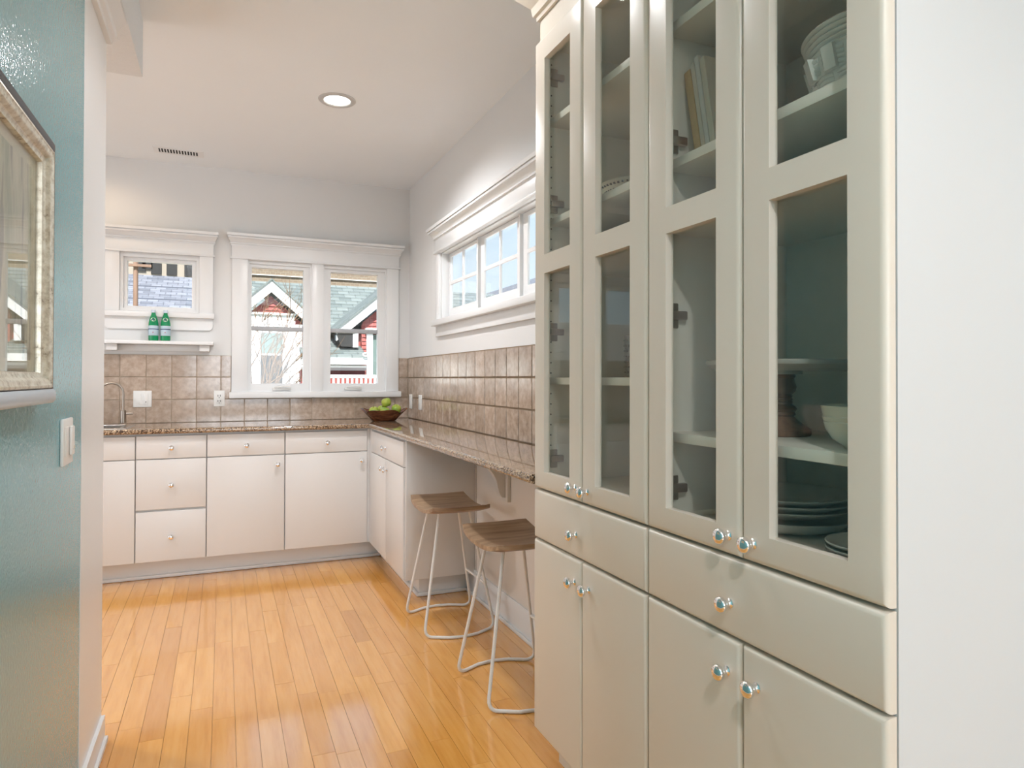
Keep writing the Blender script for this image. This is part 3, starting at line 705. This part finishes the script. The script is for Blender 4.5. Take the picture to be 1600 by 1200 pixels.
# patterned bowl on the left cabinet shelf
pb = thing('patterned_bowl', 'cream bowl with rings of dark dashes on the shelf', 'bowl', (1.10, 1.635, 1.6945))
MB().lathe([(0, 0), (.05, 0), (.056, .004), (.098, .026), (.122, .050), (.125, .056), (.121, .056), (.095, .030), (.055, .010), (0, .008)], (1.10, 1.635, 1.6945), 40).obj('bowl_body', 'cream', pb)
for hh, rr in ((.012, .0745), (.023, .0945), (.034, .107), (.046, .1195)):
    d_ = MB()
    for k in range(56):
        a = 2*PI*k/56; c, s = math.cos(a), math.sin(a)
        P = lambda r, da, dz: (1.10+r*math.cos(a+da), 1.635+r*math.sin(a+da), 1.6945+hh+dz)
        d_.loft([[P(rr-.004, -.022, -.0022), P(rr-.004, .022, -.0022), P(rr-.004, .022, .0022), P(rr-.004, -.022, .0022)], [P(rr+.0012, -.022, -.0022), P(rr+.0012, .022, -.0022), P(rr+.0012, .022, .0022), P(rr+.0012, -.022, .0022)]])
    tag(d_.obj('dash_ring', 'print', pb, 0), kind='stuff')
# glassware on the middle shelf
def hobnail(x, y, lab):
    t = thing('hobnail_vase', lab, 'vase', (x, y, 1.2045), 'textured clear glass pieces on the middle shelf')
    MB().lathe([(0, 0), (.048, 0), (.052, .004), (.055, .06), (.056, .115), (.0535, .115), (.052, .06), (.048, .008), (0, .006)], (x, y, 1.2045), 28).obj('glass_body', 'clear', t)
    h = MB()
    for j in range(7):
        for k in range(22):
            a = 2*PI*(k+.5*(j % 2))/22; rr = .0525+.0004*j
            c = (x+rr*math.cos(a), y+rr*math.sin(a), 1.2045+.014+j*.0145)
            h.lathe([(.0032, -.002), (.0030, .0), (.0018, .0022), (0, .003)], (0, 0, 0), 6)
            for v in list(h.bm.verts)[-19:]:
                q = v.co.copy(); v.co = Vector(c)+Vector((math.cos(a)*(q.z+.002)-math.sin(a)*q.x, math.sin(a)*(q.z+.002)+math.cos(a)*q.x, q.y))
    tag(h.obj('hobnail_bumps', 'clear', t), kind='stuff')
hobnail(1.06, 1.555, 'clear hobnail glass vase in the left cabinet, nearer the glass door')
hobnail(1.19, 1.50, 'clear hobnail glass vase in the left cabinet, nearer the back panel')
dc = thing('glass_decanter', 'clear narrow necked decanter on the middle shelf of the left cabinet', 'decanter', (1.19, 1.65, 1.2045))
MB().lathe([(0, 0), (.05, 0), (.056, .006), (.058, .08), (.05, .14), (.028, .19), (.017, .21), (.016, .27), (.020, .275), (.017, .275), (.013, .27), (.014, .21), (.025, .188), (.047, .138), (.055, .08), (.052, .01), (0, .008)], (1.19, 1.65, 1.2045), 28).obj('glass_body', 'clear', dc)

# ------------------------------------------------------------------ stools
def stool(x, y, lab):
    t = thing('bar_stool', lab, 'stool', (x, y, 0), 'counter stools with white wire legs')
    W, D = .205, .150
    s = MB(); nu, nv = 14, 8; top = {}; bot = {}
    zt = lambda u, v: .575+.030*(abs(u)**2.2)+.004*v*v
    for i in range(nu+1):
        for j in range(nv+1):
            u, v = -1+2*i/nu, -1+2*j/nv
            sh_ = 1-.05*abs(u)**6*abs(v)**6
            px, py = x+v*D*(1-.05*(1-u*u)*0)*sh_, y+u*W*sh_
            e = max(abs(u), abs(v)); dr = .006*max(0, (e-.9)/.1)**2
            top[i, j] = s.bm.verts.new((px, py, zt(u, v)-dr)); bot[i, j] = s.bm.verts.new((px, py, zt(u, v)-.026+dr*.6))
    fs = []
    for i in range(nu):
        for j in range(nv):
            fs.append(s.bm.faces.new((top[i, j], top[i+1, j], top[i+1, j+1], top[i, j+1]))); fs.append(s.bm.faces.new((bot[i, j], bot[i, j+1], bot[i+1, j+1], bot[i+1, j])))
    ring = [(i, 0) for i in range(nu)]+[(nu, j) for j in range(nv)]+[(i, nv) for i in range(nu, 0, -1)]+[(0, j) for j in range(nv, 0, -1)]
    for a, b in zip(ring, ring[1:]+ring[:1]): fs.append(s.bm.faces.new((top[a], bot[a], bot[b], top[b])))
    bmesh.ops.recalc_face_normals(s.bm, faces=fs)
    s.obj('seat', 'seat', t, 50)
    R = .0068
    for sg in (1, -1):
        A = Vector((x-.075, y+sg*.085, .567)); B = Vector((x-.172, y+sg*.172, R)); Cc = Vector((x+.178, y+sg*.172, R)); Dd = Vector((x+.075, y+sg*.085, .567))
        def corner(P, Q, S, r=.045, n=6):
            a = Q+(P-Q).normalized()*r; b = Q+(S-Q).normalized()*r
            return [a*(1-q)**2+Q*2*q*(1-q)+b*q*q for q in [k/n for k in range(n+1)]]
        M0 = (B+Cc)/2+Vector((0, sg*.058, 0))
        pts = [A]+corner(A, B, M0)+[B.lerp(Cc, .3)+Vector((0, sg*.046, 0)), M0, B.lerp(Cc, .7)+Vector((0, sg*.046, 0))]+corner(M0, Cc, Dd)+[Dd]
        MB().tube(pts, R, 10).obj('leg_loop', 'whitesteel', t, 60)
        MB().tube([A+Vector((0, 0, -.001)), (x-.05, y+sg*.07, .560), (x+.05, y+sg*.07, .560), Dd+Vector((0, 0, -.001))], R*.9, 8).obj('seat_rail', 'whitesteel', t, 60)
    f = .36
    a = Vector((x+.178, y+.172, R)).lerp(Vector((x+.075, y+.085, .567)), f); b = Vector((x+.178, y-.172, R)).lerp(Vector((x+.075, y-.085, .567)), f)
    MB().tube([a, b], R*.9, 8).obj('footrest', 'whitesteel', t, 60)
    return t
stool(1.030, 3.200, 'wooden saddle seat stool with white wire legs, farther one beside the end panel')
stool(1.050, 2.440, 'wooden saddle seat stool with white wire legs, nearer one partly hidden by the tall cabinet')

# ------------------------------------------------------------------ fruit bowl, bottles
fb = thing('fruit_bowl', 'dark carved wooden bowl with a wavy rim on the counter corner', 'bowl', (1.035, 4.70, CT))
mb = MB(); n = 40; rings = []
wav = lambda a: .014*math.sin(3*a+.6)+.009*math.sin(5*a+1.2)
prof = [(.0, 0), (.075, 0), (.085, .004), (.105, .028), (.128, .052), (.150, .072)]
inn = [(.144, .073), (.120, .052), (.095, .028), (.07, .012), (.0, .010)]
for r, h in prof[1:]+inn[:-1]:
    rings.append([(1.035+(r+wav(a)*1.2*(h/.072)**1.5)*math.cos(a), 4.70+(r+wav(a)*(h/.072)**1.5)*.72*math.sin(a), CT+h+wav(a)*(h/.072)**2*.7) for a in [2*PI*k/n for k in range(n)]])
mb.loft(rings); mb.obj('bowl_body', 'acacia', fb, 60)
am = MB().lathe([(0, .010), (.008, .004), (.018, .001), (.028, .008), (.0335, .022), (.034, .036), (.031, .049), (.022, .058), (.012, .060), (.004, .055), (0, .052)], (0, 0, -.031), 20)
am = mesh_of(am, 'apple_skin', 'apple'); sm = mesh_of(MB().tube([(0, 0, .022), (.002, 0, .034), (.004, 0, .038)], .0013, 6), 'stem', 'turned')
for (x, y, z, lab) in ((1.052, 4.70, 1.032, 'green apple on top of the pile in the wooden bowl'), (1.118, 4.680, .985, 'green apple at the right side of the wooden bowl'), (.966, 4.70, .972, 'green apple at the left side of the wooden bowl'), (1.035, 4.658, .968, 'green apple low in front in the wooden bowl'), (1.032, 4.745, .978, 'green apple half hidden at the back of the wooden bowl')):
    t = thing('green_apple', lab, 'apple', (x, y, z-.031), 'green apples in the wooden bowl')
    r = (random.uniform(-.4, .4), random.uniform(-.4, .4), random.uniform(0, 6))
    share('apple_body', am, t, (x, y, z), r); share('stem', sm, t, (x, y, z), r)

def bottle(x, lab):
    y, z0 = WY-.062, 1.4402
    t = thing('green_bottle', lab, 'bottle', (x, y, z0), 'green water bottles on the wall shelf')
    MB().lathe([(0, .004), (.024, 0), (.028, .003), (.0295, .010), (.0295, .105), (.0285, .118), (.024, .140), (.018, .160), (.0135, .172), (.0118, .178), (.0115, .196), (0, .196)], (x, y, z0), 28).obj('bottle_body', 'bottle', t)
    MB().lathe([(.0130, .184), (.0130, .2), (.0125, .2025), (0, .2025)], (x, y, z0), 20).obj('bottle_cap', 'cap', t)
    lb = MB().lathe([(.0293, .034), (.0299, .035), (.0299, .098), (.0293, .099)], (x, y, z0), 28).obj('body_label', 'pale_label', t)
    MB().lathe([(.0297, .0735), (.0302, .0740), (.0302, .0785), (.0297, .079)], (x, y, z0), 28).obj('label_stripe', 'navy', lb)
    st = []
    for k in range(10):
        a = PI/2+k*PI/5; r = .0052 if k % 2 == 0 else .0022; st.append((x+r*math.cos(a), y-.0312, z0+.055+r*math.sin(a)))
    MB().prism(st, (0, .0014, 0)).obj('label_star', 'redink', lb)
    ov = [(x+.0145*math.cos(2*PI*k/20), y-.0265, z0+.138+.0125*math.sin(2*PI*k/20)) for k in range(20)]
    q = MB(); vv = []
    for (ax, ay, az) in ov:
        rr = .0285 if az < z0+.118 else .0285-(az-z0-.118)/.042*.0105
        dx = ax-x; vv.append((ax, y-math.sqrt(max(rr*rr-dx*dx, 1e-6))-.0014, az))
    q.prism(vv, (0, .001, 0)); ol = q.obj('neck_label', 'oval_label', t)
    bx('label_print', 'navy', ol, x-.008, x+.008, y-.0285, y-.0235, z0+.1355, z0+.1400)
bottle(-.419, 'green glass bottle with pale label, left one on the shelf')
bottle(-.349, 'green glass bottle with pale label, right one on the shelf')

# ------------------------------------------------------------------ framed picture
FYc, FZ0, FZ1 = (.90, 1.720), 1.150, 1.706
pf = thing('framed_picture', 'distressed silver framed picture behind glass on the teal wall', 'picture', (LX, 1.31, 1.43))
def ring(inset, d): return [(LX+d, FYc[0]+inset, FZ0+inset), (LX+d, FYc[1]-inset, FZ0+inset), (LX+d, FYc[1]-inset, FZ1-inset), (LX+d, FYc[0]+inset, FZ1-inset)]
MB().loft([ring(*q) for q in ((.03, .0005), (0, .0005), (0, .020), (.003, .028), (.008, .031), (.026, .033), (.030, .032))], cap=False).obj('frame_edge', 'frame_dark', pf, 30)
MB().loft([ring(*q) for q in ((.028, .0322), (.030, .0345), (.034, .0350), (.037, .033), (.041, .0325), (.046, .0295), (.050, .023), (.056, .020), (.060, .019), (.062, .0095))], cap=False).obj('frame_moulding', 'frame', pf, 30)
MB().box(LX+.002, LX+.037, FYc[0], FYc[1]-.003, FZ0-.004, FZ0+.029, r=.011, seg=4).obj('bottom_lip', 'framelip', pf)  # rounded bar in mottled pale blue over the frame's lower edge
bx('mat_board', 'matboard', pf, LX+.001, LX+.008, FYc[0]+.02, FYc[1]-.02, FZ0+.02, FZ1-.02)
bx('painting', 'art', pf, LX+.008, LX+.0088, FYc[0]+.085, FYc[1]-.095, FZ0+.085, FZ1-.085)
bx('glass', 'picglass', pf, LX+.0105, LX+.0125, FYc[0]+.058, FYc[1]-.058, FZ0+.058, FZ1-.058)

# ------------------------------------------------------------------ ceiling fittings
vt = thing('ceiling_vent', 'white slotted air vent in the ceiling near the back wall', 'vent', (-.265, 4.745, CZ))
MB().cells([-.41, -.380, -.155, -.123], [4.682, 4.706, 4.786, 4.810], {(1, 1)}, lambda u, v, d: (u, v, CZ-.003+d), 0, .003, r=.0015).obj('vent_frame', 'trim', vt)
bx('vent_back', 'dark', vt, -.381, -.154, 4.705, 4.787, CZ-.0006, CZ)
for k in range(14):
    x = -.372+k*.0164
    MB().prism([(x, 4.706, CZ-.0007), (x+.0060, 4.706, CZ-.0007), (x+.0075, 4.706, CZ-.0026), (x+.0015, 4.706, CZ-.0026)], (0, .08, 0)).obj('slat', 'trim', vt)
def downlight(x, y, e, lab, col=(.985, .98, 1)):
    t = thing('recessed_light', lab, 'ceiling light', (x, y, CZ), 'recessed downlights in the ceiling')
    MB().lathe([(.064, -.001), (.068, -.006), (.080, -.008), (.090, -.006), (.094, -.002), (.094, 0), (.064, 0)], (x, y, CZ), 40).obj('trim_ring', 'ringpaint', t)
    MB().lathe([(0, -.0015), (.0638, -.0015), (.0638, 0), (0, 0)], (x, y, CZ), 40).obj('lens', 'lamp', t)
    l = light('recessed_light_bulb', 'SPOT', e, col, (x, y, CZ-.02), (x, y, 0), spot_size=2.75, spot_blend=.6, shadow_soft_size=.05)
    return t
DL = 85
downlight(.530, 3.533, DL, 'round recessed ceiling light shining above the kitchen floor')
downlight(.50, 2.05, 28, 'round recessed ceiling light over the passage, above the frame')
downlight(-1.15, 3.27, DL, 'round recessed ceiling light in the left part of the kitchen, out of view')
downlight(-.75, 4.60, 8, 'round recessed warm ceiling light over the sink, out of view', (1, .72, .45))
downlight(.12, -.40, 92, 'round recessed ceiling light over the passage beside the tall cabinets, out of view')
downlight(.4, -1.2, 30, 'round recessed ceiling light in the dining room behind the camera')
downlight(2.2, -1.6, 30, 'round recessed ceiling light at the far side of the dining room')

# ------------------------------------------------------------------ outside
tag(bx('ground', 'lawn', None, -40, 60, 5.2, 90, -1.2, -1.0), 'winter lawn outside the windows', 'ground', kind='structure')
tag(bx('sun_block_slab', 'extwhite', None, -1.5, 4.6, -7.6, -4.2, 2.45, 2.55), 'unseen slab added outside the dining room to block the sun', 'sun block', kind='structure')  # unseen slab, added to keep the sun out of the rear window
nh = thing('neighbour_house', 'red sided neighbour house with white gables and green grey shingle roof', 'house', (2, 14, -1))
def courses(x0, x1, yz, mat, name, parent):      # overlapping courses along a slope from (y, z) list
    m = MB()
    for (ya, za), (yb, zb) in zip(yz, yz[1:]):
        m.prism([(x0, ya, za), (x0, yb, zb), (x0, yb, zb-.03), (x0, ya, za-.02)], (x1-x0, 0, 0))
    return tag(m.obj(name, mat, parent, 0), kind='stuff')
N = 22
def slope(y0, z0, y1, z1, n):
    return [(y0+(y1-y0)*k/n, z0+(z1-z0)*k/n) for k in range(n+1)]
def stepped(x0, x1, y0, z0, y1, z1, n, mat, name, parent, up_=.025):
    m = MB()
    for k in range(n):
        ya, yb = y0+(y1-y0)*k/n, y0+(y1-y0)*(k+1)/n; za, zb = z0+(z1-z0)*k/n, z0+(z1-z0)*(k+1)/n
        m.prism([(x0, ya, za+up_), (x0, yb, zb+.004), (x0, yb, zb-.04), (x0, ya, za-.04)], (x1-x0, 0, 0))
    return tag(m.obj(name, mat, parent, 0), kind='stuff')
stepped(-.3, 9.0, 13.75, 1.20, 17.4, 3.54, 24, 'shingle', 'shingle_courses', nh)
bx('main_wall', 'redsiding', nh, .1, 9.0, 13.9, 17.4, -1.0, 1.25)
def gable(xc, zp, xr, slope_, yf, wall_x0, wall_x1, zb):
    hw = xr
    tri = lambda dz, y: [(xc-hw, y, zp-hw*slope_+dz), (xc, y, zp+dz), (xc+hw, y, zp-hw*slope_+dz)]
    for sg in (-1, 1):
        e = (xc+sg*hw, zp-hw*slope_)
        fb_ = MB().prism([(xc, yf, zp), (e[0], yf, e[1]), (e[0], yf, e[1]-.205), (xc, yf, zp-.215)], (0, .06, 0)).obj('fascia_board', 'extwhite', nh, 0)
        MB().prism([(xc, yf+.06, zp-.05), (e[0], yf+.06, e[1]-.05), (e[0], yf+.06, e[1]-.19), (xc, yf+.06, zp-.20)], (0, .14, 0)).obj('soffit', 'extgrey', nh, 0)
        MB().prism([(xc, yf-.03, zp+.03), (e[0]+sg*.03, yf-.03, e[1]+.0), (e[0]+sg*.03, yf-.03, e[1]-.03), (xc, yf-.03, zp)], (0, 3.0, 0)).obj('gable_roof', 'shingle', nh, 0)
    m = MB(); z = zb; zt = zp-.27
    while z < zt-.02:
        zn = min(z+.075, zt); f = lambda q: max(.01, (zt-q)/slope_)
        a0, a1 = max(xc-f(z), wall_x0), min(xc+f(z), wall_x1); b0, b1 = max(xc-f(zn), wall_x0), min(xc+f(zn), wall_x1)
        m.loft([[(a0, yf+.16, z), (a1, yf+.16, z), (a1, yf+.3, z), (a0, yf+.3, z)], [(b0, yf+.185, zn), (b1, yf+.185, zn), (b1, yf+.3, zn), (b0, yf+.3, zn)]])
        z = zn
    tag(m.obj('clapboard_siding', 'redsiding', nh, 0), kind='stuff')
gable(.80, 2.985, .78, .88, 13.0, .12, 1.41, -1.0)
gable(3.42, 3.36, 1.46, .855, 13.0, 2.46, 4.40, -1.0)
bx('frieze_board', 'extwhite', nh, .16, 1.215, 13.120, 13.200, 2.19, 2.365); bx('frieze_cap', 'extwhite', nh, .14, 1.235, 13.080, 13.200, 2.365, 2.40)
bx('skirt_board', 'extwhite', nh, 1.24, 1.40, 13.130, 13.180, 2.17, 2.20)
for x0, x1 in ((.44, .60), (1.045, 1.345)): bx('corner_board', 'extwhite', nh, x0, x1, 13.110, 13.180, .3, 2.19)
wn = bx('window_frame', 'extwhite', nh, .585, 1.06, 13.132, 13.180, 1.02, 2.20)
bx('pane', 'ext_glass', wn, .625, 1.005, 13.120, 13.135, 1.66, 2.02); bx('pane', 'extdark', wn, .625, 1.005, 13.120, 13.135, 1.09, 1.62)
bx('blind', 'extgrey', wn, .62, 1.01, 13.117, 13.122, 2.03, 2.10)
for z in (1.62, 1.90): bx('vent_grille', 'extgrey', nh, 1.15, 1.25, 13.105, 13.112, z-.012, z+.015)
# porch pieces of the right gable
bx('corner_post', 'extwhite', nh, 2.545, 2.66, 13.080, 13.180, -1.0, 2.12)
bx('beam', 'extwhite', nh, 2.52, 4.4, 13.040, 13.180, 2.07, 2.17)
bx('tall_pane', 'ext_glass', nh, 2.66, 2.95, 13.142, 13.158, 1.27, 2.05); bx('pane_trim', 'extwhite', nh, 2.76, 2.83, 13.125, 13.140, 1.27, 1.76)
MB().prism([(1.95, 12.98, 2.05), (2.26, 12.98, 2.05), (2.26, 12.98, 1.80), (2.04, 12.98, 1.80)], (0, .45, 0)).obj('eave_return', 'extdark', nh, 0)
bx('eave_fascia', 'extwhite', nh, 1.98, 2.30, 12.95, 13.02, 2.055, 2.095); bx('eave_box', 'extwhite', nh, 2.26, 2.36, 12.97, 13.45, 1.79, 2.06)
bx('red_return', 'redsiding', nh, 2.36, 2.46, 13.3, 13.5, 1.80, 2.15)
stepped(1.3, 2.46, 12.6, 1.60, 13.9, 2.0, 8, 'shingle', 'porch_shingle_courses', nh)
bx('porch_beam', 'extwhite', nh, 1.3, 2.46, 12.55, 12.75, 1.455, 1.575); bx('porch_beam', 'extwhite', nh, 1.3, 2.46, 12.62, 12.75, 1.395, 1.44)
bx('porch_band', 'extgrey', nh, 1.3, 2.46, 12.72, 12.8, 1.345, 1.395); bx('porch_wall', 'darkred', nh, 1.3, 2.46, 12.85, 13.45, -.2, 1.345)
bx('rail', 'extwhite', nh, 1.3, 3.3, 12.50, 12.56, 1.205, 1.265); bx('rail', 'extwhite', nh, 1.3, 3.3, 12.50, 12.56, .42, .47)
for k in range(24): bx('baluster', 'extwhite', nh, 1.32+k*.083, 1.36+k*.083, 12.51, 12.55, .47, 1.205)
bx('porch_skirt', 'redsiding', nh, 1.3, 3.3, 12.7, 12.75, -.5, 1.20)
MB().tube([(2.42+.06*math.cos(a*PI/6), 12.5, 1.64+.03*math.sin(a*PI/6)) for a in range(13)], .012, 6).obj('cable_loop', 'extwhite', nh)
bb = thing('brick_building', 'tan brick building rising behind the neighbour house', 'building', (5, 26, -1))
bx('brick_wall', 'tanbrick', bb, -.2, 7.2, 25, 32, -1.0, 9.0)
bx('stone_band', 'extwhite', bb, -.2, 7.2, 24.93, 25.0, 4.78, 4.80); bx('stone_band', 'extwhite', bb, -.2, 7.2, 24.93, 25.0, 4.47, 4.50)
gh = thing('grey_roof_house', 'pale grey shingled house with beige wall seen through the small window', 'house', (-3, 16, -1))
stepped(-5.5, -.42, 13.6, 1.9, 16.5, 3.42, 14, 'greyshingle', 'shingle_courses', gh)
bx('beige_wall', 'beige', gh, -6.5, -.45, 16.5, 20, -1, 7.5); bx('lower_wall', 'extwhite', gh, -5.5, -.45, 13.8, 16.5, -1, 1.95)
for x0, z0, z1 in ((-2.3, 3.45, 3.75), (-1.75, 3.50, 3.85), (-1.45, 3.46, 3.72), (-1.15, 3.45, 4.2), (-.80, 3.45, 3.75), (-1.62, 3.55, 3.7)): bx('window', 'extdark', gh, x0, x0+.2, 16.46, 16.5, z0, z1)
bx('band', 'extwhite', gh, -6.5, -.45, 16.42, 16.5, 3.86, 3.95); bx('band', 'pole', gh, -6.5, -.9, 16.40, 16.5, 3.98, 4.06)
up_ = thing('utility_pole', 'brown wooden utility pole seen at the left of the small window', 'pole', (-1.44, 12.6, -1))
MB().lathe([(.042, 0), (.036, 4.15), (0, 4.15)], (-1.33, 12.6, -1), 12).obj('pole_shaft', 'pole', up_); bx('cross_arm', 'pole', up_, -1.60, -1.1, 12.52, 12.58, 3.02, 3.06)
wh = thing('white_house', 'pale distant house with sloping roof seen through the high strip window', 'house', (12, 24, -1))
bx('house_wall', 'extwhite', wh, 10.2, 13.5, 24.0, 31, -1, 4.2)
MB().prism([(10.0, 23.8, 4.2), (13.8, 23.8, 4.2), (11.9, 23.8, 5.4)], (0, 7.5, 0)).obj('roof', 'greyshingle', wh, 0)
sb = thing('bare_shrub', 'leafless brown shrub in front of the red gable window', 'shrub', (.45, 9.2, -1.0))
tr = MB(); tw = MB()
def branch(p, d, L, r, depth):
    pts = [p]; q = p.copy(); dd = d.copy()
    for k in range(4):
        dd = (dd+Vector((random.uniform(-.22, .24), random.uniform(-.15, .15), random.uniform(-.08, .12)))).normalized(); q = q+dd*L/4; pts.append(q.copy())
    (tr if depth == 0 else tw).tube(pts, r, 5, r*.5)
    if depth < 3:
        for k in range((5, 4, 3)[depth]):
            branch(pts[random.randint(1, 4)], (dd+Vector((random.uniform(-.75, .9), random.uniform(-.4, .4), random.uniform(-.35, .45)))).normalized(), L*(.30, .6, .6)[depth], r*.6, depth+1)
for k in range(7): branch(Vector((.12+.05*k, 9.2+random.uniform(-.2, .2), -1.0)), Vector((random.uniform(-.02, .14), 0, 1)).normalized(), 2.15+.35*random.random(), .017, 0)
tr.obj('stem_cluster', 'twig', sb, 0); tag(tw.obj('twigs', 'twig', sb, 0), kind='stuff')
